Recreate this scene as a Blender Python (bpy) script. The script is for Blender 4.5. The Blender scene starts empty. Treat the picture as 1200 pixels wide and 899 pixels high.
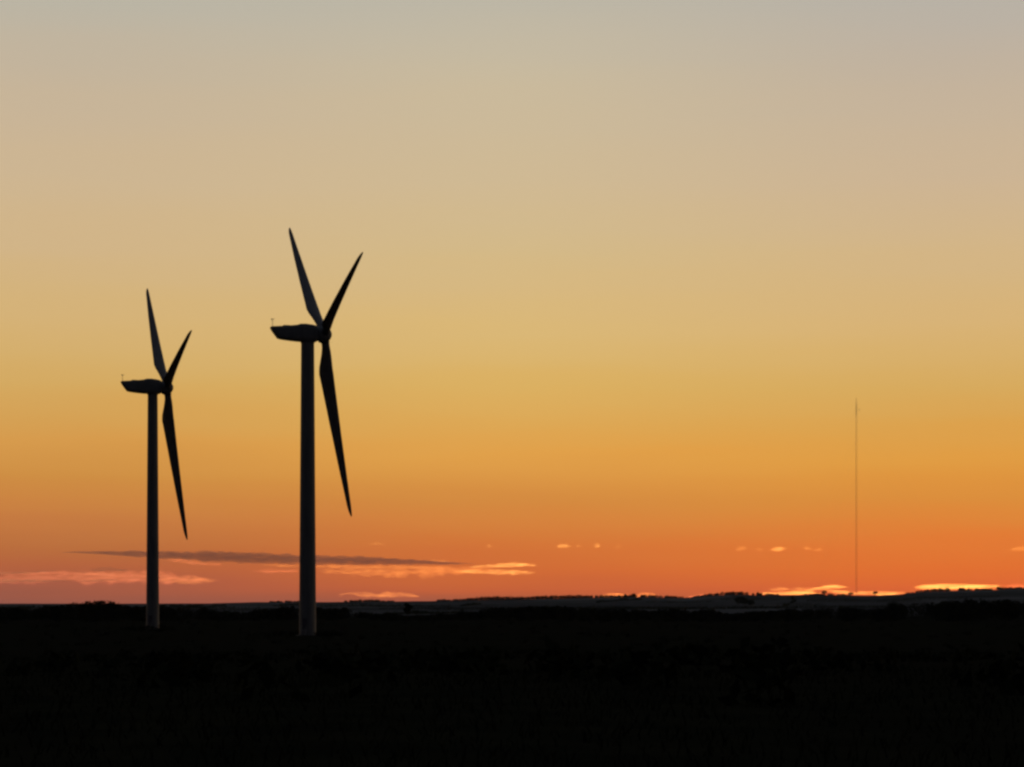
import bpy, bmesh, math, random
from math import sin, cos, radians as R, pi
from mathutils import Vector, Matrix, noise

random.seed(7)
C = bpy.context.scene
COL = C.collection

# ------------------------------------------------------------------ camera
EYE = 10.0                      # eye height above the valley floor
F = 2800.0                      # focal length in photograph pixels (1200 wide)
HZ = 703.0                      # photograph row of the true horizon
cam_d = bpy.data.cameras.new('camera')
cam = bpy.data.objects.new('camera', cam_d)
COL.objects.link(cam)
cam.location = (0, 0, EYE)
cam.rotation_euler = (R(90), 0, 0)
cam_d.sensor_width = 36
cam_d.lens = 36 * F / 1200
cam_d.shift_y = (HZ - 449.5) / 1200
cam_d.clip_start = 0.3
cam_d.clip_end = 120000
C.camera = cam
C.view_settings.view_transform = 'Standard'
C.view_settings.look = 'None'
C.view_settings.exposure = 0
C.view_settings.gamma = 1
C.cycles.use_denoising = True
C.cycles.volume_bounces = 0
C.cycles.max_bounces = 6
C.cycles.filter_width = 2.6     # the photograph is soft

SUN_AZ = 8.0                    # degrees right of the view axis
SUN_EL = -1.6                   # the sun has just set

# ------------------------------------------------------------------ sky
def lin(c):
    return tuple((v / 255 / 12.92) if v / 255 <= 0.04045 else ((v / 255 + 0.055) / 1.055) ** 2.4 for v in c) + (1,)

w = bpy.data.worlds.new('World')
C.world = w
w.use_nodes = True
nt = w.node_tree
for n in list(nt.nodes):
    nt.nodes.remove(n)

def N(tree, kind, **kw):
    n = tree.nodes.new(kind)
    for k, v in kw.items():
        setattr(n, k, v)
    return n

def M(tree, op, a, b=None, c=None):
    n = tree.nodes.new('ShaderNodeMath')
    n.operation = op
    for i, v in enumerate((a, b, c)):
        if v is None:
            continue
        if isinstance(v, (int, float)):
            n.inputs[i].default_value = v
        else:
            tree.links.new(v, n.inputs[i])
    return n.outputs[0]

def ramp(tree, fac, stops, span, lo=0.0, interp='LINEAR'):
    n = tree.nodes.new('ShaderNodeValToRGB')
    n.color_ramp.interpolation = interp
    el = n.color_ramp.elements
    while len(el) > 1:
        el.remove(el[-1])
    el[0].position = (stops[0][0] - lo) / span
    el[0].color = lin(stops[0][1])
    for p, c in stops[1:]:
        e = el.new((p - lo) / span)
        e.color = lin(c)
    tree.links.new(M(tree, 'DIVIDE', M(tree, 'SUBTRACT', fac, lo), span), n.inputs[0])
    return n.outputs[0]

def mixc(tree, fac, a, b, mode='MIX'):
    n = tree.nodes.new('ShaderNodeMix')
    n.data_type = 'RGBA'
    n.blend_type = mode
    for s, v in ((n.inputs[0], fac), (n.inputs[6], a), (n.inputs[7], b)):
        if isinstance(v, (int, float, tuple)):
            s.default_value = v
        else:
            tree.links.new(v, s)
    return n.outputs[2]

def sstep(tree, v, a, b):
    n = tree.nodes.new('ShaderNodeMapRange')
    n.interpolation_type = 'SMOOTHSTEP'
    tree.links.new(v, n.inputs[0])
    n.inputs[1].default_value = a
    n.inputs[2].default_value = b
    return n.outputs[0]

def el_of(y):                    # photograph row -> elevation in degrees
    return math.degrees(math.atan((HZ - y) / F))

tc = N(nt, 'ShaderNodeTexCoord')
sx = N(nt, 'ShaderNodeSeparateXYZ')
nt.links.new(tc.outputs['Generated'], sx.inputs[0])
X, Y, Z = sx.outputs
elev = M(nt, 'MULTIPLY', M(nt, 'ARCSINE', Z), 57.29578)
azim = M(nt, 'MULTIPLY', M(nt, 'ARCTAN2', X, Y), 57.29578)
# uneven layering of the dusk air: faint long streaks
mp = N(nt, 'ShaderNodeMapping')
nt.links.new(tc.outputs['Generated'], mp.inputs[0])
mp.inputs['Scale'].default_value = (5, 5, 60)
ns = N(nt, 'ShaderNodeTexNoise')
ns.inputs['Scale'].default_value = 1.0
ns.inputs['Detail'].default_value = 3
nt.links.new(mp.outputs[0], ns.inputs[0])
streak = M(nt, 'SUBTRACT', ns.outputs[0], 0.5)
elev_w = M(nt, 'ADD', elev, M(nt, 'MULTIPLY', streak, 0.9))

def sky_stops(rows):
    return sorted((el_of(y), c) for y, c in rows)
left = sky_stops([(710, (152, 90, 76)), (700, (163, 91, 71)), (685, (180, 95, 66)), (665, (189, 101, 61)), (640, (195, 113, 60)), (610, (205, 126, 65)), (590, (210, 136, 66)),
                  (560, (212, 146, 68)), (520, (219, 158, 78)), (490, (217, 164, 86)), (455, (216, 172, 98)), (420, (216, 177, 110)), (380, (216, 180, 120)),
                  (340, (214, 181, 127)), (300, (212, 182, 136)), (220, (208, 183, 146)), (150, (203, 182, 152)), (80, (196, 181, 158)), (0, (188, 182, 166))])
mid = sky_stops([(710, (172, 92, 70)), (700, (186, 94, 62)), (685, (208, 100, 56)), (665, (219, 110, 52)), (640, (223, 122, 54)), (610, (222, 135, 61)), (590, (219, 142, 64)),
                 (560, (225, 154, 70)), (530, (230, 164, 75)), (495, (226, 171, 86)), (455, (223, 179, 99)), (420, (222, 183, 111)), (380, (221, 186, 121)),
                 (340, (218, 186, 129)), (300, (214, 187, 137)), (220, (210, 187, 148)), (150, (206, 187, 154)), (80, (201, 187, 160)), (0, (193, 185, 167))])
right = sky_stops([(710, (226, 104, 58)), (690, (234, 106, 50)), (665, (238, 116, 46)), (640, (238, 126, 50)), (610, (232, 137, 56)), (585, (227, 146, 60)),
                   (560, (229, 153, 63)), (535, (230, 160, 68)), (500, (224, 165, 79)), (455, (219, 173, 95)), (420, (219, 178, 109)), (380, (219, 181, 120)),
                   (340, (216, 182, 128)), (300, (213, 183, 137)), (220, (207, 182, 149)), (150, (201, 181, 155)), (80, (194, 179, 160)), (0, (185, 178, 168))])
SP = 14.2
LO = -0.2
cl = ramp(nt, elev_w, left, SP - LO, LO)
cm = ramp(nt, elev_w, mid, SP - LO, LO)
cr = ramp(nt, elev_w, right, SP - LO, LO)
sun_side = mixc(nt, sstep(nt, azim, -11, 1), cl, cm)
sun_side = mixc(nt, sstep(nt, azim, -1, 11), sun_side, cr)
upper = ramp(nt, elev, [(13, (184, 181, 168)), (24, (150, 152, 154)), (42, (98, 104, 114)), (65, (60, 68, 84)), (89, (44, 52, 70))], 77, 13)
sun_side = mixc(nt, sstep(nt, elev, 12.5, 17), sun_side, upper)
far_side = ramp(nt, elev, [(0, (46, 44, 50)), (4, (52, 48, 55)), (11, (60, 54, 61)), (22, (54, 54, 63)), (45, (46, 51, 64)), (89, (44, 52, 70))], 90)
# distance in azimuth from where the sun went down
sd = N(nt, 'ShaderNodeVectorMath', operation='DOT_PRODUCT')
nh = N(nt, 'ShaderNodeVectorMath', operation='NORMALIZE')
cb = N(nt, 'ShaderNodeCombineXYZ')
nt.links.new(X, cb.inputs[0]); nt.links.new(Y, cb.inputs[1])
nt.links.new(cb.outputs[0], nh.inputs[0])
nt.links.new(nh.outputs[0], sd.inputs[0])
sd.inputs[1].default_value = (sin(R(SUN_AZ)), cos(R(SUN_AZ)), 0)
sky = mixc(nt, sstep(nt, sd.outputs['Value'], 0.86, -0.25), sun_side, far_side)
bg = N(nt, 'ShaderNodeBackground')
nt.links.new(sky, bg.inputs[0])
bg.inputs[1].default_value = 1.0
wo = N(nt, 'ShaderNodeOutputWorld')
nt.links.new(bg.outputs[0], wo.inputs[0])

# ------------------------------------------------------------------ sun (just below the horizon: it only reaches the high clouds)
sd_ = bpy.data.lights.new('sun', 'SUN')
sd_.energy = 3.0
sd_.angle = R(0.5)
sd_.color = (1.0, 0.46, 0.10)
sun = bpy.data.objects.new('sun', sd_)
COL.objects.link(sun)
sdir = Vector((sin(R(SUN_AZ)) * cos(R(SUN_EL)), cos(R(SUN_AZ)) * cos(R(SUN_EL)), sin(R(SUN_EL))))
sun.rotation_euler = (-sdir).to_track_quat('-Z', 'Y').to_euler()

# ------------------------------------------------------------------ helpers
def px(x, y, d):                 # photograph pixel at depth d -> point in the place
    return Vector(((x - 600) / F * d, d, EYE + (HZ - y) / F * d))

def tag(o, label=None, cat=None, group=None, kind=None):
    if label: o['label'] = label
    if cat: o['category'] = cat
    if group: o['group'] = group
    if kind: o['kind'] = kind
    return o

def link_mesh(name, me, mat, parent=None, smooth=False):
    if mat is not None:
        me.materials.append(mat)
    if smooth:
        me.polygons.foreach_set('use_smooth', [True] * len(me.polygons))
        me.set_sharp_from_angle(angle=R(40))
    o = bpy.data.objects.new(name, me)
    COL.objects.link(o)
    if parent: o.parent = parent
    return o

def outward(bm):
    bmesh.ops.recalc_face_normals(bm, faces=bm.faces)
    if bm.calc_volume(signed=True) < 0:
        bmesh.ops.reverse_faces(bm, faces=bm.faces)

def from_bm(name, bm, mat, parent=None, smooth=False):
    outward(bm)
    me = bpy.data.meshes.new(name)
    bm.to_mesh(me); bm.free()
    return link_mesh(name, me, mat, parent, smooth)

def from_data(name, v, f, mat, parent=None, smooth=False):
    me = bpy.data.meshes.new(name)
    me.from_pydata([tuple(p) for p in v], [], f)
    me.update()
    return link_mesh(name, me, mat, parent, smooth)

def empty(name, loc, rz=0):
    o = bpy.data.objects.new(name, None)
    COL.objects.link(o)
    o.empty_display_size = 1
    o.location = loc
    o.rotation_euler = (0, 0, rz)
    return o

def tube(bm, pts, radii, seg=12, cap=True):
    """tapered tube through pts"""
    rings = []
    for i, p in enumerate(pts):
        p = Vector(p)
        a = Vector(pts[max(i - 1, 0)]); b = Vector(pts[min(i + 1, len(pts) - 1)])
        d = (b - a).normalized()
        ref = Vector((0, 0, 1)) if abs(d.z) < 0.9 else Vector((1, 0, 0))
        u = d.cross(ref).normalized(); v = d.cross(u)
        rings.append([bm.verts.new(p + (u * cos(t) + v * sin(t)) * radii[i]) for t in (2 * pi * k / seg for k in range(seg))])
    for r0, r1 in zip(rings, rings[1:]):
        for k in range(seg):
            bm.faces.new((r0[k], r0[(k + 1) % seg], r1[(k + 1) % seg], r1[k]))
    if cap:
        bm.faces.new(rings[0][::-1]); bm.faces.new(rings[-1])

def box(bm, c, s, rot=None):
    m = Matrix.Translation(c) @ (rot.to_4x4() if rot else Matrix.Identity(4)) @ Matrix.Diagonal((*s, 1))
    bmesh.ops.create_cube(bm, size=1, matrix=m)

def loft(bm, rings, cap=True):
    rs = [[bm.verts.new(p) for p in r] for r in rings]
    n = len(rs[0])
    for a, b in zip(rs, rs[1:]):
        for k in range(n):
            bm.faces.new((a[k], a[(k + 1) % n], b[(k + 1) % n], b[k]))
    if cap:
        bm.faces.new(rs[0][::-1]); bm.faces.new(rs[-1])

def interp(tab, x):
    if x <= tab[0][0]: return tab[0][1]
    for (a, va), (b, vb) in zip(tab, tab[1:]):
        if x <= b:
            return va + (vb - va) * (x - a) / (b - a)
    return tab[-1][1]

def smooth(a, b, x):
    t = min(1, max(0, (x - a) / (b - a)))
    return t * t * (3 - 2 * t)

# ------------------------------------------------------------------ materials
def material(name, c1, c2, scale, rough=0.7, detail=5, bump=0.0, spec=0.3, stretch=(1, 1, 1), coord='Object', c3=None):
    m = bpy.data.materials.new(name)
    m.use_nodes = True
    t = m.node_tree
    b = t.nodes['Principled BSDF']
    co = N(t, 'ShaderNodeTexCoord')
    mpp = N(t, 'ShaderNodeMapping')
    mpp.inputs['Scale'].default_value = stretch
    t.links.new(co.outputs[coord], mpp.inputs[0])
    nz = N(t, 'ShaderNodeTexNoise')
    nz.inputs['Scale'].default_value = scale
    nz.inputs['Detail'].default_value = detail
    t.links.new(mpp.outputs[0], nz.inputs[0])
    fac = sstep(t, nz.outputs[0], 0.3, 0.7)
    col = mixc(t, fac, (*c1, 1), (*c2, 1))
    if c3:
        n2 = N(t, 'ShaderNodeTexNoise')
        n2.inputs['Scale'].default_value = scale * 0.12
        t.links.new(mpp.outputs[0], n2.inputs[0])
        col = mixc(t, sstep(t, n2.outputs[0], 0.5, 0.64), col, (*c3, 1))
    t.links.new(col, b.inputs['Base Color'])
    b.inputs['Roughness'].default_value = rough
    b.inputs['Specular IOR Level'].default_value = spec
    if bump:
        bp = N(t, 'ShaderNodeBump')
        bp.inputs['Strength'].default_value = bump
        t.links.new(nz.outputs[0], bp.inputs['Height'])
        t.links.new(bp.outputs[0], b.inputs['Normal'])
    return m

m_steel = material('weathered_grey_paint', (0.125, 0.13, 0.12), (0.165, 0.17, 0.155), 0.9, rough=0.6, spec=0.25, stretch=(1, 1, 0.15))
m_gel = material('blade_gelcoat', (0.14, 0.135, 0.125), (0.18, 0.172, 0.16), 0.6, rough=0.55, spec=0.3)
m_conc = material('concrete', (0.05, 0.05, 0.045), (0.1, 0.095, 0.085), 2.5, rough=0.9, bump=0.2)
m_dark = material('dark_grey_metal', (0.06, 0.06, 0.06), (0.09, 0.09, 0.09), 3, rough=0.5)
m_galv = material('galvanised_steel', (0.16, 0.16, 0.16), (0.24, 0.24, 0.24), 0.5, rough=0.5)
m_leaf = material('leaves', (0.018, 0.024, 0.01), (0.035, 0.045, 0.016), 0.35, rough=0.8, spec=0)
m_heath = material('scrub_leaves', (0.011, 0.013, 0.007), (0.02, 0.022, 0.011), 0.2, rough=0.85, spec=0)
m_bark = material('bark', (0.05, 0.04, 0.03), (0.09, 0.07, 0.05), 4, rough=0.9, bump=0.4, stretch=(1, 1, 0.2))
m_grass = material('grass_blades', (0.012, 0.015, 0.007), (0.022, 0.024, 0.012), 0.4, rough=0.85, spec=0)

# ground: rough grass and heath near by, paler stubble and pasture out in the valley, greyed in colour to carry its haze
m_ground = bpy.data.materials.new('ground_vegetation')
m_ground.use_nodes = True
t = m_ground.node_tree
b = t.nodes['Principled BSDF']
co = N(t, 'ShaderNodeTexCoord')
n1 = N(t, 'ShaderNodeTexNoise'); n1.inputs['Scale'].default_value = 0.5; n1.inputs['Detail'].default_value = 8
n2 = N(t, 'ShaderNodeTexNoise'); n2.inputs['Scale'].default_value = 0.012; n2.inputs['Detail'].default_value = 4
v1 = N(t, 'ShaderNodeTexVoronoi'); v1.inputs['Scale'].default_value = 0.0035
for n in (n1, n2, v1):
    t.links.new(co.outputs['Object'], n.inputs[0])
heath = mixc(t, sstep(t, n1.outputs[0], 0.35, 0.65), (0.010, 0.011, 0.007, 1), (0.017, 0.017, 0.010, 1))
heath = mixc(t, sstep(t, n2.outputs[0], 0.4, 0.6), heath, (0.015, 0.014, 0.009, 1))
sep = N(t, 'ShaderNodeSeparateColor')
t.links.new(v1.outputs['Color'], sep.inputs[0])
field = mixc(t, sep.outputs[0], (0.06, 0.062, 0.062, 1), (0.13, 0.133, 0.13, 1))
field = mixc(t, M(t, 'MULTIPLY', sstep(t, n2.outputs[0], 0.45, 0.62), 0.5), field, (0.035, 0.036, 0.03, 1))
ln = N(t, 'ShaderNodeVectorMath', operation='LENGTH')
t.links.new(co.outputs['Object'], ln.inputs[0])
gcol = mixc(t, sstep(t, ln.outputs['Value'], 980, 1150), heath, field)
t.links.new(gcol, b.inputs['Base Color'])
b.inputs['Roughness'].default_value = 0.95
b.inputs['Specular IOR Level'].default_value = 0.0
bp = N(t, 'ShaderNodeBump'); bp.inputs['Strength'].default_value = 0.6; bp.inputs['Distance'].default_value = 0.15
t.links.new(n1.outputs[0], bp.inputs['Height'])
t.links.new(bp.outputs[0], b.inputs['Normal'])

# ------------------------------------------------------------------ terrain
RD = 3600.0                      # distance of the low ridge
ridge_rows = [(-400, 713), (0, 713), (215, 711.5), (250, 707.5), (300, 706), (380, 706), (480, 705), (560, 703.5), (620, 702.5), (680, 701), (720, 700),
              (770, 700), (800, 701), (830, 698.5), (860, 696.8), (900, 698), (960, 697.5), (1000, 698), (1030, 698), (1055, 697), (1080, 694),
              (1120, 692.5), (1160, 692), (1180, 690.5), (1230, 689), (1400, 692), (1700, 700)]

def ground_z(x, y):
    r = math.hypot(x, y)
    z = 8.35 - 5.4 * smooth(8, 330, r)
    z -= 2.6 * smooth(1000, 1700, r)
    n = noise.noise(Vector((x * 0.011, y * 0.011, 3.1)))
    z += n * 0.5 * smooth(10, 120, r)
    z += noise.noise(Vector((x * 0.13, y * 0.13, 1.0))) * 0.10 * smooth(4, 20, r)
    if r > 900:
        if y > 0.3 * r:
            row = interp(ridge_rows, 600 + F * x / y)
        else:
            row = 712
        top = EYE + (HZ - row) / F * RD
        n2 = noise.noise(Vector((x * 0.0021, y * 0.0021, 9.0)))
        z += n2 * 1.5 * smooth(900, 1950, r)
        rise = smooth(1900, RD, y if y > 0.3 * r else r) * (1 - 0.0 * r)
        fall = 1 - smooth(RD + 300, 6200, r)
        zr = top + noise.noise(Vector((x * 0.02, 4, 0))) * 0.8
        z = z + (zr - z) * rise * fall
        z -= 34 * smooth(6000, 15000, r) * 1.0
    return z

az = []
a = -180.0
while a < 180:
    az.append(a)
    a += 0.05 if -15 <= a < 15 else 1.5
az_n = len(az)
rr = [0.0]
r = 1.5
while r < 15000:
    rr.append(r)
    r += max(0.6, r * 0.045) if r < 2300 else (60 if r < 4200 else r * 0.12)
rr.append(15000)
V = [(0, 0, ground_z(0, 0))]
for r in rr[1:]:
    for a in az:
        x, y = r * sin(R(a)), r * cos(R(a))
        V.append((x, y, ground_z(x, y)))
Fc = [(0, 1 + (k + 1) % az_n, 1 + k) for k in range(az_n)]
for i in range(len(rr) - 2):
    o0 = 1 + i * az_n; o1 = o0 + az_n
    for k in range(az_n):
        k2 = (k + 1) % az_n
        Fc.append((o0 + k, o0 + k2, o1 + k2, o1 + k))
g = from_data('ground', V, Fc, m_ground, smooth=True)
if g.data.polygons[len(Fc) // 2].normal.z < 0:
    g.data.flip_normals()
g['kind'] = 'structure'

# ------------------------------------------------------------------ wind turbines
PHI = R(15.7)                    # yaw: the rotors face right and a little away
TILT = R(7.7)
RB = 37.0
HUBX = 3.28

def blade_mesh():
    """feathered blade along +Z, upwind +X, chord mostly along X"""
    tab_c = [(0, 1.55), (0.035, 1.55), (0.07, 1.6), (0.12, 2.1), (0.17, 2.62), (0.21, 2.85), (0.27, 2.6), (0.4, 2.1), (0.55, 1.68), (0.7, 1.34), (0.85, 0.95), (0.94, 0.74), (0.98, 0.5), (1, 0.15)]
    tab_t = [(0, 1.0), (0.05, 0.98), (0.12, 0.62), (0.21, 0.36), (0.4, 0.24), (0.7, 0.19), (1, 0.16)]
    tab_w = [(0, 14), (0.2, 13), (0.4, 8), (0.7, 3), (1, 0)]
    rings = []
    n = 20
    st = [0.03, 0.05, 0.07, 0.095, 0.12, 0.145, 0.17, 0.19, 0.21, 0.24, 0.27, 0.33, 0.4, 0.48, 0.55, 0.63, 0.7, 0.78, 0.85, 0.9, 0.94, 0.965, 0.985, 0.995, 1]
    for s in st:
        c = interp(tab_c, s) * (1 + 0.1 * smooth(0.2, 0.5, s)); th = interp(tab_t, s); p = R(84 - interp(tab_w, s))
        k = smooth(0.05, 0.2, s)
        ring = []
        for i in range(n):
            a = 2 * pi * i / n
            u = cos(a)                               # +1 leading edge, -1 trailing edge
            xx = (u * 0.5 - 0.24 * k) * c            # pitch axis nearer the leading edge
            tt = sin(a) * 0.5 * c * th * (1 - k * 0.55 * (1 - u) * 0.5 * 1.0) * (1 if k < 0.01 else (1 - k) + k * (0.25 + 0.75 * math.sqrt(max(0, (1 + u) / 2))))
            # chord direction turned from the rotor plane (Y) towards upwind (X)
            X_ = xx * sin(p) - tt * cos(p)
            Y_ = xx * cos(p) + tt * sin(p)
            ring.append(Vector((X_ + 0.35 * s * s, Y_, s * RB)))
        rings.append(ring)
    bm = bmesh.new()
    loft(bm, rings)
    outward(bm)
    me = bpy.data.meshes.new('blade')
    bm.to_mesh(me); bm.free()
    me.materials.append(m_gel)
    me.polygons.foreach_set('use_smooth', [True] * len(me.polygons))
    return me

blade_me = blade_mesh()
CONE = R(2.4)

def turbine(colx, depth, hub_row, delta, rt, rb, label, TILT):
    X0 = (colx - 600) / F * depth
    hub_z = EYE + (HZ - hub_row) / F * (depth + 1)
    gz = ground_z(X0, depth)
    root = empty('wind_turbine', (X0, depth, gz), PHI)
    tag(root, label, 'wind turbine', 'wind turbines standing on the heath')
    H = hub_z - gz                                   # hub height in local frame
    TT = H - 1.5                                     # top of the tower
    # footing
    bm = bmesh.new()
    tube(bm, [(0, 0, -1.2), (0, 0, 0.08), (0, 0, 0.12)], [2.3, 2.3, 2.25], 40)
    from_bm('foundation', bm, m_conc, root)
    # tower in three bolted sections
    zs = [0.122, TT * 0.36, TT * 0.69, TT]
    rad = lambda z: rb + (rt - rb) * z / TT
    for i in range(3):
        bm = bmesh.new()
        a, b_ = zs[i] + (0.0 if i == 0 else 0.06), zs[i + 1] - (0.06 if i < 2 else 0)
        st = [a + (b_ - a) * k / 4 for k in range(5)]
        tube(bm, [(0, 0, z) for z in st], [rad(z) for z in st], 48)
        sec = from_bm('tower_section', bm, m_steel, root, True)
        if i == 0:
            bm = bmesh.new()
            rot = Matrix.Rotation(R(-118), 3, 'Z')
            ux = rot @ Vector((1, 0, 0))
            # door on the side that faces the viewer
            box(bm, ux * (rad(3) + 0.0) + Vector((0, 0, 2.35)), (0.14, 0.9, 2.1), rot)
            bmesh.ops.bevel(bm, geom=bm.edges[:], offset=0.04, segments=2, affect='EDGES')
            dr = from_bm('door', bm, m_dark, sec)
            bm = bmesh.new()
            for k in range(5):
                box(bm, ux * (rad(1) + 0.25 + 0.28 * (5 - k)) + Vector((0, 0, 0.3 + 0.2 * k)), (0.28, 1.0, 0.05), rot)
            for s in (-1, 1):
                sid = rot @ Vector((0, s * 0.52, 0))
                tube(bm, [ux * (rad(1) + 1.75) + sid + Vector((0, 0, 1.1)), ux * (rad(1) + 0.3) + sid + Vector((0, 0, 2.2))], [0.025, 0.025], 6)
                tube(bm, [ux * (rad(1) + 1.75) + sid + Vector((0, 0, 0.2)), ux * (rad(1) + 0.3) + sid + Vector((0, 0, 1.25))], [0.04, 0.04], 6)
                for q in (0, 1):
                    tube(bm, [ux * (rad(1) + 1.75 - q * 1.45) + sid + Vector((0, 0, 0.2 + q * 0.85)), ux * (rad(1) + 1.75 - q * 1.45) + sid + Vector((0, 0, 1.1 + q * 1.1))], [0.025, 0.025], 6)
            from_bm('steps', bm, m_galv, sec)
        if i:
            bm = bmesh.new()
            z = zs[i]
            tube(bm, [(0, 0, z - 0.06), (0, 0, z + 0.06)], [rad(z) + 0.05] * 2, 48)
            from_bm('flange', bm, m_steel, sec)
    bm = bmesh.new()
    tube(bm, [(0, 0, TT - 0.25), (0, 0, TT + 0.12)], [rt + 0.12] * 2, 48)
    from_bm('yaw_ring', bm, m_dark, root, False)
    # nacelle: cross sections along local X
    sec = [(-7.3, 1.18, 0.98, 0.9), (-7.1, 1.24, 0.55, 1.05), (-6.6, 1.28, -0.15, 1.2), (-5.9, 1.33, -1.05, 1.3), (-5.2, 1.38, -1.22, 1.38), (-3.6, 1.52, -1.40, 1.45),
           (-2.2, 1.68, -1.52, 1.48), (-1.5, 1.92, -1.55, 1.5), (-0.4, 1.95, -1.55, 1.5), (0.9, 1.80, -1.55, 1.48), (1.7, 1.62, -1.5, 1.4), (2.05, 1.35, -1.3, 1.2)]
    rings = []
    for x, zt, zb, hw in sec:
        ring = []
        cz, hz = (zt + zb) / 2, (zt - zb) / 2
        for k in range(28):
            a = 2 * pi * k / 28
            e = 0.42
            cy = math.copysign(abs(cos(a)) ** e, cos(a)); sz = math.copysign(abs(sin(a)) ** e, sin(a))
            ring.append(Vector((x, cy * hw, H + cz + sz * hz)))
        rings.append(ring)
    bm = bmesh.new(); loft(bm, rings)
    nac = from_bm('nacelle', bm, m_steel, root, True)
    bm = bmesh.new()
    box(bm, (-4.2, 0, H + 1.50), (1.3, 1.1, 0.16)); bmesh.ops.bevel(bm, geom=bm.edges[:], offset=0.04, segments=2, affect='EDGES')
    from_bm('roof_hatch', bm, m_steel, nac)
    # wind instruments at the tail
    bm = bmesh.new()
    for s in (-0.45, 0.45):
        tube(bm, [(-6.95, s, H + 1.2), (-6.95, s, H + 2.6)], [0.028, 0.022], 8)
    tube(bm, [(-6.95, -0.75, H + 2.35), (-6.95, 0.75, H + 2.35)], [0.02, 0.02], 8)
    mastp = from_bm('instrument_mast', bm, m_dark, nac)
    bm = bmesh.new()
    for k in range(3):
        a = 2 * pi * k / 3
        bmesh.ops.create_uvsphere(bm, u_segments=8, v_segments=6, radius=0.05, matrix=Matrix.Translation((-6.95 + 0.2 * cos(a), 0.45 + 0.2 * sin(a), H + 2.66)))
        tube(bm, [(-6.95, 0.45, H + 2.6), (-6.95 + 0.2 * cos(a), 0.45 + 0.2 * sin(a), H + 2.66)], [0.015, 0.015], 5)
    from_bm('anemometer', bm, m_dark, mastp)
    bm = bmesh.new()
    box(bm, (-7.15, -0.45, H + 2.66), (0.3, 0.02, 0.16)); tube(bm, [(-7.1, -0.45, H + 2.66), (-6.6, -0.45, H + 2.66)], [0.02, 0.05], 6)
    from_bm('wind_vane', bm, m_dark, mastp)
    # rotor
    nv = Vector((cos(TILT), 0, sin(TILT)))
    uv = Vector((-sin(TILT), 0, cos(TILT)))
    wv = Vector((0, 1, 0))
    hub = Vector((HUBX, 0, H))
    bm = bmesh.new()
    prof = [(-1.30, 1.25), (-1.15, 1.5), (-0.5, 1.62), (0.2, 1.6), (0.7, 1.42), (1.1, 1.08), (1.4, 0.6), (1.52, 0.2)]
    rings = []
    for d, r_ in prof:
        rings.append([hub + nv * d + (uv * cos(q) + wv * sin(q)) * r_ for q in (2 * pi * k / 36 for k in range(36))])
    loft(bm, rings)
    hb = from_bm('hub', bm, m_steel, root, True)
    for k, base in enumerate((60, -60, 180)):
        al = R(base + delta)
        rad_v = (uv * cos(al) + wv * sin(al)) * cos(CONE) + nv * sin(CONE)
        xv = (nv - rad_v * nv.dot(rad_v)).normalized()
        yv = rad_v.cross(xv)
        o = bpy.data.objects.new('blade', blade_me)
        COL.objects.link(o); o.parent = root
        m = Matrix((xv, yv, rad_v)).transposed().to_4x4()
        m.translation = hub
        o.matrix_local = m
        bm = bmesh.new()
        tube(bm, [(0, 0, 1.35), (0, 0, 1.72)], [0.86, 0.86], 32)
        from_bm('root_collar', bm, m_dark, o, False)
    return root

turbine(360.5, 468.0, 392.1, -12.5, 1.28, 1.68, 'larger wind turbine in silhouette, nearer one, right of the other, blades feathered', R(8.5))
turbine(178.9, 555.0, 454.3, -15.3, 1.14, 1.52, 'smaller wind turbine in silhouette, farther one, at left, one blade pointing nearly straight up', R(6.9))

# ------------------------------------------------------------------ guyed radio mast far behind the ridge
D = 4100.0
mx = (1003.5 - 600) / F * D
mz = ground_z(mx, D)
top = EYE + (HZ - 468) / F * D
mast = empty('radio_mast', (mx, D, mz), R(12))
tag(mast, 'tall thin guyed lattice radio mast on the right horizon', 'radio mast')
HH = top - mz - 4
W = 1.6
legs = [Vector((W * cos(R(90 + 120 * k)), W * sin(R(90 + 120 * k)), 0)) for k in range(3)]
for L in legs:
    bm = bmesh.new(); tube(bm, [L, L + Vector((0, 0, HH))], [0.09, 0.09], 6)
    from_bm('leg', bm, m_galv, mast)
vv, ff = [], []
def strut(p, q, r_):
    d = (q - p).normalized(); u = d.cross(Vector((0.3, 0.5, 0.8))).normalized(); v = d.cross(u)
    i = len(vv)
    for c in (p, q):
        for k in range(3):
            vv.append(c + (u * cos(2.094 * k) + v * sin(2.094 * k)) * r_)
    for k in range(3):
        k2 = (k + 1) % 3
        ff.append((i + k, i + k2, i + 3 + k2, i + 3 + k))
nst = int(HH / 2.4)
for s in range(nst):
    z0, z1 = HH * s / nst, HH * (s + 1) / nst
    for k in range(3):
        a_, b_ = legs[k], legs[(k + 1) % 3]
        if s % 2: a_, b_ = b_, a_
        strut(a_ + Vector((0, 0, z0)), b_ + Vector((0, 0, z1)), 0.035)
        strut(a_ + Vector((0, 0, z0)), b_ + Vector((0, 0, z0)), 0.03)
o = from_data('cross_bracing', vv, ff, m_galv, mast); o['kind'] = 'stuff'
bm = bmesh.new()
tube(bm, [(0, 0, HH), (0, 0, HH + 4), (0, 0, HH + 7)], [0.3, 0.28, 0.08], 10)
from_bm('antenna', bm, m_galv, mast)
bm = bmesh.new()
tube(bm, [(0, 0, HH - 24), (0, 0, HH - 4)], [0.22, 0.22], 12)
from_bm('antenna_panels', bm, m_galv, mast)
bm = bmesh.new()
tube(bm, [(1.5, 0, HH - 14), (4.6, 0, HH - 14)], [0.1, 0.1], 6)
tube(bm, [(4.6, -1.3, HH - 14), (5.6, -1.3, HH - 14)], [0.8, 0.8], 16)
from_bm('dish', bm, m_galv, mast)
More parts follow.
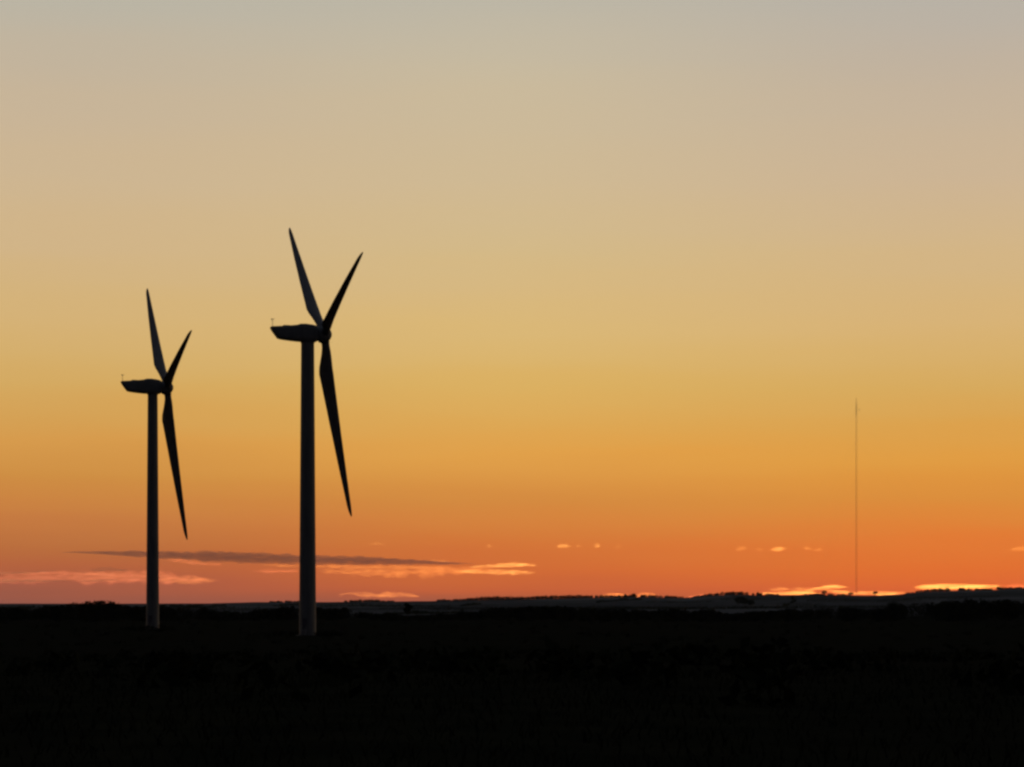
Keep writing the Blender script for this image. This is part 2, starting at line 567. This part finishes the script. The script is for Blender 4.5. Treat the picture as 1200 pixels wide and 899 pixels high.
for lv in (0.2, 0.4, 0.6, 0.8, 0.97):
    for k in range(3):
        an = legs[k].normalized()
        bm = bmesh.new()
        outr = 95 if lv < 0.5 else 210
        foot = an * outr
        fw = Matrix.Rotation(R(12), 3, 'Z') @ foot
        foot.z = ground_z(mx + fw.x, D + fw.y) - mz
        pts = []
        for q in range(9):
            tq = q / 8
            p = (legs[k] + Vector((0, 0, HH * lv))).lerp(foot, tq)
            p.z -= 4 * 5 * tq * (1 - tq)
            pts.append(p)
        tube(bm, pts, [0.022] * 9, 5)
        from_bm('guy_wire', bm, m_galv, mast)
bm = bmesh.new(); box(bm, (0, 0, 0.1), (5, 5, 1.2)); from_bm('base_block', bm, m_conc, mast)

# ------------------------------------------------------------------ leaf masses
def leaf_blob(vv, ff, c, rx, ry, rz, n, size, rnd, shell=0.35):
    for _ in range(n):
        while True:
            p = Vector((rnd.uniform(-1, 1), rnd.uniform(-1, 1), rnd.uniform(-1, 1)))
            if shell < p.length <= 1: break
        q = Vector((c[0] + p.x * rx, c[1] + p.y * ry, c[2] + p.z * rz))
        s = size * rnd.uniform(0.6, 1.4)
        u = Vector((rnd.gauss(0, 1), rnd.gauss(0, 1), rnd.gauss(0, 1))).normalized()
        v = u.cross(Vector((rnd.gauss(0, 1), rnd.gauss(0, 1), rnd.gauss(0, 1)))).normalized()
        i = len(vv)
        vv += [q - u * s, q + v * s * 0.5, q + u * s, q - v * s * 0.5]
        ff.append((i, i + 1, i + 2, i + 3))

# heath scrub along the crest behind the turbines: silhouette rows read from the photograph
crest = [(-700, 712), (-200, 711), (0, 712), (25, 713), (38, 716), (52, 711), (75, 709.5), (90, 706), (105, 703.5), (118, 703.5), (130, 706), (145, 709.5), (165, 711),
         (200, 712), (240, 713), (250, 717), (264, 720), (276, 716), (290, 719), (308, 714), (330, 712), (400, 713), (418, 716), (440, 719), (458, 720),
         (470, 722), (490, 722), (520, 720), (545, 718), (570, 714), (600, 712), (650, 711), (690, 713), (720, 715), (760, 714.5), (800, 714.5), (838, 715),
         (850, 719), (872, 718), (890, 716), (930, 715), (960, 713), (1000, 714), (1035, 713), (1048, 709), (1075, 706), (1110, 704.5), (1140, 702),
         (1160, 703), (1200, 703.5), (1400, 706), (1900, 710)]
rnd = random.Random(11)
vv, ff = [], []
xx = -330.0
while xx < 330:
    dd = rnd.uniform(770, 980)
    colx = 600 + F * xx / dd
    row = interp(crest, colx) - 0.8 + rnd.uniform(-0.6, 2.2) + 1.6 * noise.noise(Vector((colx * 0.045, 2.2, 0)))
    topz = EYE + (HZ - row) / F * dd
    gz = ground_z(xx, dd)
    h = max(0.8, topz - gz)
    wd = rnd.uniform(1.6, 3.6)
    n = int(70 + 40 * h)
    leaf_blob(vv, ff, (xx, dd, gz + h * 0.45), wd, wd, h * 0.56, n, 0.42, rnd, 0.3)
    # woody stems
    for k in range(2):
        px0 = xx + rnd.uniform(-0.5, 0.5); i = len(vv)
        vv += [Vector((px0 - 0.07, dd, gz - 0.2)), Vector((px0 + 0.07, dd, gz - 0.2)), Vector((px0 + rnd.uniform(-0.8, 0.8), dd, gz + h * 0.8))]
        ff.append((i, i + 1, i + 2))
    xx += rnd.uniform(0.55, 1.25)
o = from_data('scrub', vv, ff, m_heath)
tag(o, 'black band of low heath scrub along the horizon behind the turbines', 'scrub', kind='stuff')

# looser shrubs scattered over the heath in front
vv, ff = [], []
for _ in range(900):
    d = rnd.uniform(40, 740); x = rnd.uniform(-0.45, 0.45) * d
    if math.hypot(x + 40.0, d - 468) < 9 or math.hypot(x + 83.4, d - 555) < 9: continue
    h = rnd.uniform(0.3, 1.0); s = rnd.uniform(0.5, 1.4)
    leaf_blob(vv, ff, (x, d, ground_z(x, d) + h * 0.4), s, s, h * 0.6, 26, 0.22, rnd, 0.3)
for tx, ty in ((-40.0, 468), (-83.4, 555)):
    for k in range(26):
        a_ = rnd.uniform(0, 2 * pi); q = rnd.uniform(3.6, 7.5)
        x, d = tx + cos(a_) * q, ty + sin(a_) * q
        h = rnd.uniform(0.4, 1.3)
        leaf_blob(vv, ff, (x, d, ground_z(x, d) + h * 0.4), 0.9, 0.9, h * 0.6, 60, 0.18, rnd, 0.3)
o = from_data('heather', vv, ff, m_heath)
tag(o, 'dark heather tussocks over the unlit foreground heath', 'heather', kind='stuff')

vv, ff = [], []
for _ in range(26000):
    d = 3 + 70 * rnd.random() ** 1.7; x = rnd.uniform(-0.5, 0.5) * d
    z = ground_z(x, d); h = rnd.uniform(0.06, 0.2); a = rnd.uniform(0, pi); wv_ = 0.004 + 0.0003 * d
    i = len(vv)
    dx, dy = cos(a) * wv_, sin(a) * wv_
    bx, by = rnd.uniform(-0.15, 0.15), rnd.uniform(-0.15, 0.15)
    vv += [(x - dx, d - dy, z - 0.03), (x + dx, d + dy, z - 0.03), (x + bx * 0.4 + dx * 0.7, d + by * 0.4 + dy * 0.7, z + h * 0.6), (x + bx * 0.4 - dx * 0.7, d + by * 0.4 - dy * 0.7, z + h * 0.6), (x + bx, d + by, z + h)]
    ff += [(i, i + 1, i + 2, i + 3), (i + 3, i + 2, i + 4)]
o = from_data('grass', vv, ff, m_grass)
tag(o, 'rough dark grass over the foreground', 'grass', kind='stuff')

def tree(colx, depth, h, wd, label, group, seed, leaf=0.4, flat=0.55, n=700, lean=0.0):
    rt = random.Random(seed)
    x = (colx - 600) / F * depth
    gz = ground_z(x, depth) - 0.1
    root = empty('tree', (x, depth, gz), rt.uniform(0, 6.28) if not lean else 0)
    tag(root, label, 'tree', group)
    bm = bmesh.new()
    tube(bm, [(0, 0, -0.3), (0.1, 0, h * 0.3), (lean * 0.5, 0, h * 0.6), (lean, 0, h * 0.9)], [h * 0.035, h * 0.026, h * 0.015, 0.03], 8)
    ends = []
    for k in range(7):
        a = k * 2.4 + rt.uniform(-0.4, 0.4); z0 = h * rt.uniform(0.25, 0.6)
        e = Vector((cos(a) * wd * 0.6 + lean * 0.6, sin(a) * wd * 0.6, min(h * 0.85, z0 + h * rt.uniform(0.15, 0.35))))
        tube(bm, [(0.1 + lean * 0.3, 0, z0), e * 0.55 + Vector((0, 0, z0 * 0.45)), e], [h * 0.014, h * 0.009, 0.03], 5)
        ends.append(e)
    from_bm('trunk', bm, m_bark, root, True)
    vv, ff = [], []
    ends.append(Vector((lean, 0, h * 0.8)))
    for e in ends:
        s = wd * rt.uniform(0.35, 0.55)
        leaf_blob(vv, ff, e, s, s, s * flat * 1.3, n // 8, leaf, rt, 0.2)
    leaf_blob(vv, ff, (lean * 0.6, 0, h * 0.58), wd * 0.7, wd * 0.7, h * 0.34, n // 3, leaf, rt, 0.3)
    from_data('crown', vv, ff, m_leaf, root)
    return root

G1 = 'dark trees in the hazy valley at right'
tree(866, 2350, 10.2, 4.8, 'taller round dark tree in the pale valley band, left end of its clump', G1, 1, 0.5)
tree(872, 2365, 9.2, 4.6, 'middle dark tree of the clump in the pale valley band', G1, 2, 0.5)
tree(880, 2340, 7.4, 4.6, 'lower spreading dark tree at the right end of the valley clump', G1, 3, 0.5)
tree(1047, 1950, 7.6, 5.5, 'broad dark tree below the broken golden cloud, beside the scrub edge', G1, 4, 0.45)
tree(478, 880, 6.4, 1.7, 'small dark tree standing up in the dip of the scrub, right of the larger turbine', 'small trees in the scrub', 5, 0.3)
tree(263, 890, 3.2, 1.5, 'little dark tree in the gap of scrub between the two turbines', 'small trees in the scrub', 6, 0.3)
G2 = 'trees on the crest of the far ridge'
tree(733, RD, 4.6, 3.0, 'left of a pair of tiny trees on the ridge below a pink cloud', G2, 7, 0.5)
tree(742.5, RD, 6.2, 3.2, 'right, taller one of a pair of tiny trees on the ridge below a pink cloud', G2, 8, 0.5)
tree(966, RD, 7.6, 4.2, 'tallest tree on the far ridge, against the golden cloud left of the mast', G2, 9, 0.5)
tree(1025.5, RD, 6.2, 4.2, 'small tree on the far ridge just right of the mast', G2, 10, 0.5)
tree(997, RD, 5.0, 4.0, 'small tree on the far ridge just left of the foot of the mast', G2, 12, 0.5)
tree(1171, RD, 3.4, 5.0, 'wide low tree on the far ridge right of the straight cloud bar', G2, 13, 0.6)

# hedges and copse line that roughen the ridge crest
vv, ff = [], []
rnd = random.Random(5)
x = -1300.0
while x < 1300:
    dd = RD + rnd.uniform(-40, 120)
    nn = noise.noise(Vector((x * 0.013, 7.7, 0)))
    wood = 2.2 * smooth(540, 600, 600 + F * x / dd) * (1 - smooth(700, 760, 600 + F * x / dd)) + 2.2 * smooth(1060, 1120, 600 + F * x / dd)
    if nn > -0.25 or wood > 1:
        h = 1.2 + 3.4 * max(0, nn + 0.25) + wood * 0.5 + rnd.uniform(0, 1.6)
        leaf_blob(vv, ff, (x, dd, ground_z(x, dd) + h * 0.35), rnd.uniform(2, 5), 3, h * 0.65, int(30 + 26 * h), 0.8, rnd, 0.1)
    x += rnd.uniform(1.8, 4.5)
o = from_data('hedgerow', vv, ff, m_leaf)
tag(o, 'thin dark hedges and copses along the crest of the far ridge', 'hedgerow', kind='stuff')
# hedge lines in the valley fields
vv, ff = [], []
for _ in range(70):
    cx, cy = rnd.uniform(-650, 800), rnd.uniform(1250, 3000)
    a = rnd.choice((0.05, -0.1, 0.2, 1.4)) + rnd.uniform(-0.1, 0.1); Ln = rnd.uniform(60, 260)
    s = -Ln / 2
    while s < Ln / 2:
        x, y = cx + cos(a) * s, cy + sin(a) * s
        h = rnd.uniform(0.9, 2.2) + 4.5 * max(0, noise.noise(Vector((x * 0.02, y * 0.02, 5))))
        leaf_blob(vv, ff, (x, y, ground_z(x, y) + h * 0.4), 1.6, 1.6, h * 0.6, 14, 0.6, rnd, 0.3)
        s += rnd.uniform(1.5, 3)
o = from_data('field_hedge', vv, ff, m_leaf)
tag(o, 'low dark hedges across the pale valley fields', 'hedge', kind='stuff')

# ------------------------------------------------------------------ clouds: real bodies of vapour lit from beyond the horizon, some glow and shade tinted in
def cloud_mat(name, dens, g_, col=(1, 1, 1), absorb=0.0, lump=0.75):
    """vapour: scattering density broken up by stretched noise"""
    m = bpy.data.materials.new(name)
    m.use_nodes = True
    t = m.node_tree
    for n in list(t.nodes): t.nodes.remove(n)
    out = N(t, 'ShaderNodeOutputMaterial')
    co = N(t, 'ShaderNodeTexCoord')
    mp_ = N(t, 'ShaderNodeMapping')
    mp_.inputs['Scale'].default_value = (1 / 150, 1 / 2500, 1 / 26)
    t.links.new(co.outputs['Object'], mp_.inputs[0])
    nz = N(t, 'ShaderNodeTexNoise')
    nz.inputs['Scale'].default_value = 1.0
    nz.inputs['Detail'].default_value = 4
    nz.inputs['Roughness'].default_value = 0.6
    t.links.new(mp_.outputs[0], nz.inputs[0])
    f = M(t, 'ADD', M(t, 'MULTIPLY', sstep(t, nz.outputs[0], 0.36, 0.62), 2 * lump), 1 - lump)
    sc = N(t, 'ShaderNodeVolumeScatter')
    sc.inputs['Color'].default_value = (*col, 1)
    sc.inputs['Anisotropy'].default_value = g_
    t.links.new(M(t, 'MULTIPLY', f, dens), sc.inputs['Density'])
    if absorb:
        ab = N(t, 'ShaderNodeVolumeAbsorption')
        t.links.new(M(t, 'MULTIPLY', f, absorb), ab.inputs['Density'])
        ab.inputs['Color'].default_value = (0.62, 0.42, 0.42, 1)
        ad = N(t, 'ShaderNodeAddShader')
        t.links.new(sc.outputs[0], ad.inputs[0]); t.links.new(ab.outputs[0], ad.inputs[1])
        t.links.new(ad.outputs[0], out.inputs['Volume'])
    else:
        t.links.new(sc.outputs[0], out.inputs['Volume'])
    return m

CD = 32000.0
def cloud(line, mat, depth_m, label, seed, d=CD, group=None, rough=0.35):
    """line: (col, row, half-thickness in rows); a long lens of vapour with a ragged skin"""
    k = d / F
    x0, x1 = line[0][0], line[-1][0]
    n = max(14, int((x1 - x0) / 1.3))
    cx, cy = (x0 + x1) / 2, sum(p[1] for p in line) / len(line)
    c0 = px(cx, cy, d)
    rings = []
    S = 18
    for i in range(n + 1):
        u = i / n
        col = x0 + (x1 - x0) * u
        row = interp([(p[0], p[1]) for p in line], col)
        ht = interp([(p[0], p[2]) for p in line], col) * k * max(0.12, 1 + rough * 1.5 * noise.fractal(Vector((col * 0.055, seed * 3.3, 1)), 0.9, 2.1, 5))
        end = math.sqrt(max(0.0, 1 - abs(2 * u - 1) ** 6)) * 0.98 + 0.02
        ring = []
        for s in range(S):
            a = 2 * pi * s / S
            nz = noise.noise(Vector((col * 0.10, 2.2 * cos(a), 2.2 * sin(a) + seed * 9)))
            nz2 = noise.noise(Vector((col * 0.33, 4 * cos(a), 4 * sin(a) + seed * 5)))
            q = 1 + rough * nz * 1.4 + rough * 0.6 * nz2
            p = px(col, row, d) - c0
            shift = noise.fractal(Vector((col * 0.045, seed, 3)), 0.9, 2.1, 4) * rough * 1.4 * k
            ring.append(Vector((p.x, cos(a) * depth_m * 0.5 * end * q, p.z + shift + sin(a) * ht * end * max(0.25, q))))
        rings.append(ring)
    bm = bmesh.new(); loft(bm, rings)
    o = from_bm('cloud', bm, mat)
    o.location = c0
    tag(o, label, 'cloud', group)
    return o

m_cd = cloud_mat('shade_tinted_cloud', 0.0034, -0.2, (0.26, 0.22, 0.28), 0.0010, 0.3)  # dark scatter colour and absorption put the bar's shade into its vapour
m_cb = cloud_mat('brown_cloud', 0.0016, -0.1, (0.3, 0.2, 0.2), 0.0004)
m_cg = cloud_mat('golden_cloud', 0.00016, 0.80, (1, 0.92, 0.8), 0, 0.8)
m_cy = cloud_mat('bright_cloud', 0.00009, 0.80, (1, 0.92, 0.75), 0, 0.85)
m_co = cloud_mat('orange_cloud', 0.00015, 0.76, (1, 0.6, 0.42))  # sunset orange put into the scatter colour
m_ct = cloud_mat('thin_cloud', 0.00008, 0.78, (1, 0.85, 0.75))
m_cp = cloud_mat('pink_cloud', 0.00019, 0.72, (1, 0.42, 0.55), 0, 0.9)  # pink dusk glow tinted into the vapour itself

cloud([(70, 647, .8), (120, 648, 2.0), (180, 650, 4.0), (240, 652, 6.0), (300, 654, 6.2), (360, 656, 5.4), (420, 657, 5), (480, 658.5, 3.6), (520, 660, 2.2), (560, 660.5, 0.6)],
      m_cd, 1100, 'long dark purple-grey cloud bar low in the sky behind the turbines', 1, CD, None, 0.22)
cloud([(300, 662, .8), (350, 663.5, 1.6), (400, 664.5, 1.8), (460, 664.5, 2), (520, 665.5, 1.6), (545, 665.5, .8)], m_co, 600,
      'thin bright orange lining right under the dark cloud bar', 31, CD + 1500, None, 0.5)
cloud([(372, 669, 2), (410, 670.5, 4), (440, 671, 4.5), (470, 671.5, 4.5), (510, 670, 4), (560, 668, 3.2), (580, 668, 1)], m_co, 600,
      'soft orange cloud streak below the right half of the dark bar', 2, CD + 2500, None, 0.55)
cloud([(530, 669.5, 1), (560, 670, 2.6), (600, 671, 2.8), (628, 671.5, .8)], m_cg, 600,
      'lower golden strand at the right end of the long cloud bar', 32, CD + 1500, None, 0.4)
cloud([(548, 665, .8), (575, 663.2, 2.0), (600, 661.8, 2.6), (614, 661.8, 2.4), (630, 663, .8)], m_cg, 800,
      'upper bright golden tip at the right end of the long cloud bar', 3, CD + 1500, None, 0.4)
cloud([(490, 656.5, .5), (505, 657, 1.6), (528, 658.5, .6)], m_ct, 500, 'small pinkish wisp on top of the right end of the dark bar', 33, CD + 1200, None, 0.5)
cloud([(-90, 672, 2), (-20, 671.5, 2.2), (30, 672, 1.8), (60, 671, 2), (110, 673, 1.5), (150, 675, .8)], m_cp, 700, 'thin upper pink streak at the left edge', 34, CD, None, 0.6)
cloud([(-80, 680, 4), (20, 679, 4.6), (70, 677, 6), (130, 677, 6.5), (180, 676, 6), (215, 679, 5), (250, 680, 2.5)], m_cp, 900, 'broad pink cloud streak low at the left behind the smaller turbine', 4, CD, None, 0.6)
cloud([(186, 680, 1.6), (220, 680, 4), (245, 680, 4), (258, 680, 1)], m_co, 500, 'short salmon cloud tip just right of the smaller turbine', 35, CD + 900, None, 0.5)
cloud([(-60, 671, 1), (-10, 672, 1.4), (30, 671.5, 1.2), (70, 668, .6)], m_cb, 500, 'upper thin brown streak at the left edge of the sky', 51, CD, None, 0.5)
cloud([(-60, 681, 1), (20, 680.5, 1.5), (60, 680.8, 1.2), (90, 681, .6)], m_cb, 500, 'lower thin brown streak at the left edge of the sky', 52, CD, None, 0.5)
cloud([(92, 680.5, .7), (112, 680.5, 1.4), (140, 679.5, .7)], m_cb, 500, 'small red-brown streak inside the pink cloud left of the smaller turbine', 53, CD, None, 0.5)
cloud([(104, 668, 1), (128, 667, 2.0), (150, 668.5, 1)], m_cb, 600, 'small brown cloud wisp under the left end of the dark bar', 5, CD, None, 0.5)
cloud([(296, 669, 1), (320, 669.5, 2.4), (350, 669.5, 1.2)], m_cp, 600, 'faint pink wisp left of the larger turbine tower', 6, CD, None, 0.5)
cloud([(196, 656, 1), (215, 657.5, 2.4), (240, 661, 1.6), (262, 662, .8)], m_cp, 600, 'faint pink fringe below the dark bar right of the smaller turbine', 36, CD + 1500, None, 0.6)
cloud([(396, 696.5, 1), (412, 695.5, 2), (430, 697, 2.4), (450, 698.5, 2.4), (475, 699, 1)], m_co, 700, 'low pink cloud just above the horizon right of the larger turbine', 7, CD, None, 0.5)
cloud([(436, 699, 1), (455, 696, 2.4), (470, 696.5, 2.2), (492, 699, 1)], m_co, 700, 'low salmon hump overlapping the pink cloud right of the larger turbine', 37, CD + 1000, None, 0.5)
G3 = 'tiny bright cloud puffs in a row above the horizon'
for c, lab in (((573, 640, 7, 2.6, m_ct), 'single tiny cloud puff above the right tip of the long cloud'),
               ((661, 639.5, 12, 3.0, m_cg), 'left and larger of two tiny bright puffs right of the long cloud'),
               ((678, 639.5, 6, 2.0, m_ct), 'faint trail on the right side of the larger tiny bright puff'),
               ((700, 639, 5, 3.2, m_cg), 'right and rounder of two tiny bright puffs right of the long cloud'),
               ((869, 643, 8, 2.4, m_ct), 'faint left puff of the three left of the mast'),
               ((912, 643.5, 13, 2.6, m_cg), 'brightest middle puff of the three left of the mast'),
               ((947, 642.5, 6, 2.6, m_ct), 'faint right puff of the three, nearest the mast'),
               ((725, 641, 5, 2.0, m_ct), 'faint last fleck right of the round bright puff'),
               ((960, 644, 6, 1.8, m_ct), 'faint fleck between the three puffs and the mast'),
               ((890, 644, 6, 1.6, m_ct), 'faint fleck left of the brightest middle puff'),
               ((505, 638, 9, 1.8, m_ct), 'very faint puff above the right end of the dark bar'),
               ((441, 637, 14, 2.0, m_ct), 'very faint puff above the long dark bar, right of the larger turbine')):
    x, y, w_, h_, mt = c
    w_ *= .72; h_ *= .72
    cloud([(x - w_, y + .6, h_ * 0.25), (x - w_ * .3, y - .2, h_), (x + w_ * .4, y, h_ * .8), (x + w_, y + 0.8, h_ * 0.25)], mt, 500, lab, x, CD, G3, 0.8)
cloud([(702, 698.5, 2), (712, 697.8, 2.4), (736, 698, 2.2)], m_co, 900, 'salmon cloud strip just left of the pair of tiny ridge trees', 20, CD + 2000, None, 0.3)
cloud([(744, 697.5, 1.5), (756, 697.2, 2.4), (770, 698, 1.5)], m_co, 900, 'salmon cloud strip just right of the pair of tiny ridge trees', 38, CD + 2000, None, 0.3)
cloud([(806, 699, 1), (822, 698.6, 2), (832, 698.5, 1)], m_cp, 700, 'faint pink gleam on the ridge left of the dark valley trees', 39, CD + 2000, None, 0.3)
cloud([(888, 696, .8), (905, 695.4, 1.5), (925, 695, 1.9), (945, 694.6, 1.8), (962, 695.5, 1)], m_cy, 1500,
      'low golden cloud strip on the horizon left of the tallest ridge tree', 21, CD + 2000, None, 0.6)
cloud([(900, 690.8, .6), (912, 690.2, 1.1), (924, 691, .5)], m_ct, 900, 'thin loose golden fleck above the left end of the golden horizon strip', 61, CD + 2500, None, 0.6)
cloud([(926, 690.6, .5), (938, 690.2, 1.2), (950, 690.6, .5)], m_ct, 900, 'faint loose fleck left of the ragged golden tuft', 62, CD + 2500, None, 0.6)
cloud([(944, 691.5, .7), (958, 689.5, 1.2), (975, 687.8, 1.6), (988, 687.6, 1.5), (994, 688.5, .6)], m_cg, 900,
      'ragged upper golden tuft above the tallest ridge tree', 40, CD + 2500, None, 0.7)
cloud([(966, 692, 1), (976, 692.5, 2.2), (988, 694, 2.2), (994, 695.5, 1)], m_cy, 1500, 'golden cloud lump on the horizon just left of the mast', 41, CD + 2000, None, 0.5)
cloud([(1001, 695, 1), (1010, 694.6, 2.0), (1022, 694.8, 1.2)], m_cy, 1300, 'short golden cloud strip at the foot of the mast', 42, CD + 2000, None, 0.4)
cloud([(1029, 695, 1.4), (1038, 695.6, 2.6), (1050, 695.4, 1.8)], m_cy, 2200, 'bright yellow cloud scrap right of the mast foot', 43, CD + 2000, None, 0.4)
cloud([(1076, 687.9, 2.3), (1100, 687.6, 2.7), (1130, 687.6, 2.8), (1160, 687.7, 2.6), (1166, 687.9, 2.4)], m_cy, 2100,
      'straight bright yellow cloud bar on the ridge at the right', 22, CD + 2000, None, 0.2)
cloud([(1176, 687, 1), (1190, 687, 2.2), (1230, 687, 1.6)], m_cp, 700, 'short pinkish cloud scrap at the far right edge', 23, CD + 2000, None, 0.4)
cloud([(1184, 643.5, 1), (1194, 643, 2.2), (1210, 643, 1)], m_ct, 500, 'faint orange puff at the right edge above the ridge', 24, CD, None, 0.5)

# ------------------------------------------------------------------ haze
bm = bmesh.new()
box(bm, (0, 0, 0), (1, 1, 1))
hz_top = 380.0; hz_bot = min(v[2] for v in V) - 1.5
hz_m = bpy.data.materials.new('haze')
hz_m.use_nodes = True
t = hz_m.node_tree
for n in list(t.nodes): t.nodes.remove(n)
out = N(t, 'ShaderNodeOutputMaterial')
pv = N(t, 'ShaderNodeVolumePrincipled')
pv.inputs['Color'].default_value = (0.9, 0.9, 0.92, 1)
pv.inputs['Density'].default_value = 1.0e-5
t.links.new(pv.outputs[0], out.inputs['Volume'])
hz = from_bm('haze', bm, hz_m)
hz.scale = (30200, 30200, hz_top - hz_bot)
hz.location = (0, 0, (hz_top + hz_bot) / 2)
hz['kind'] = 'stuff'
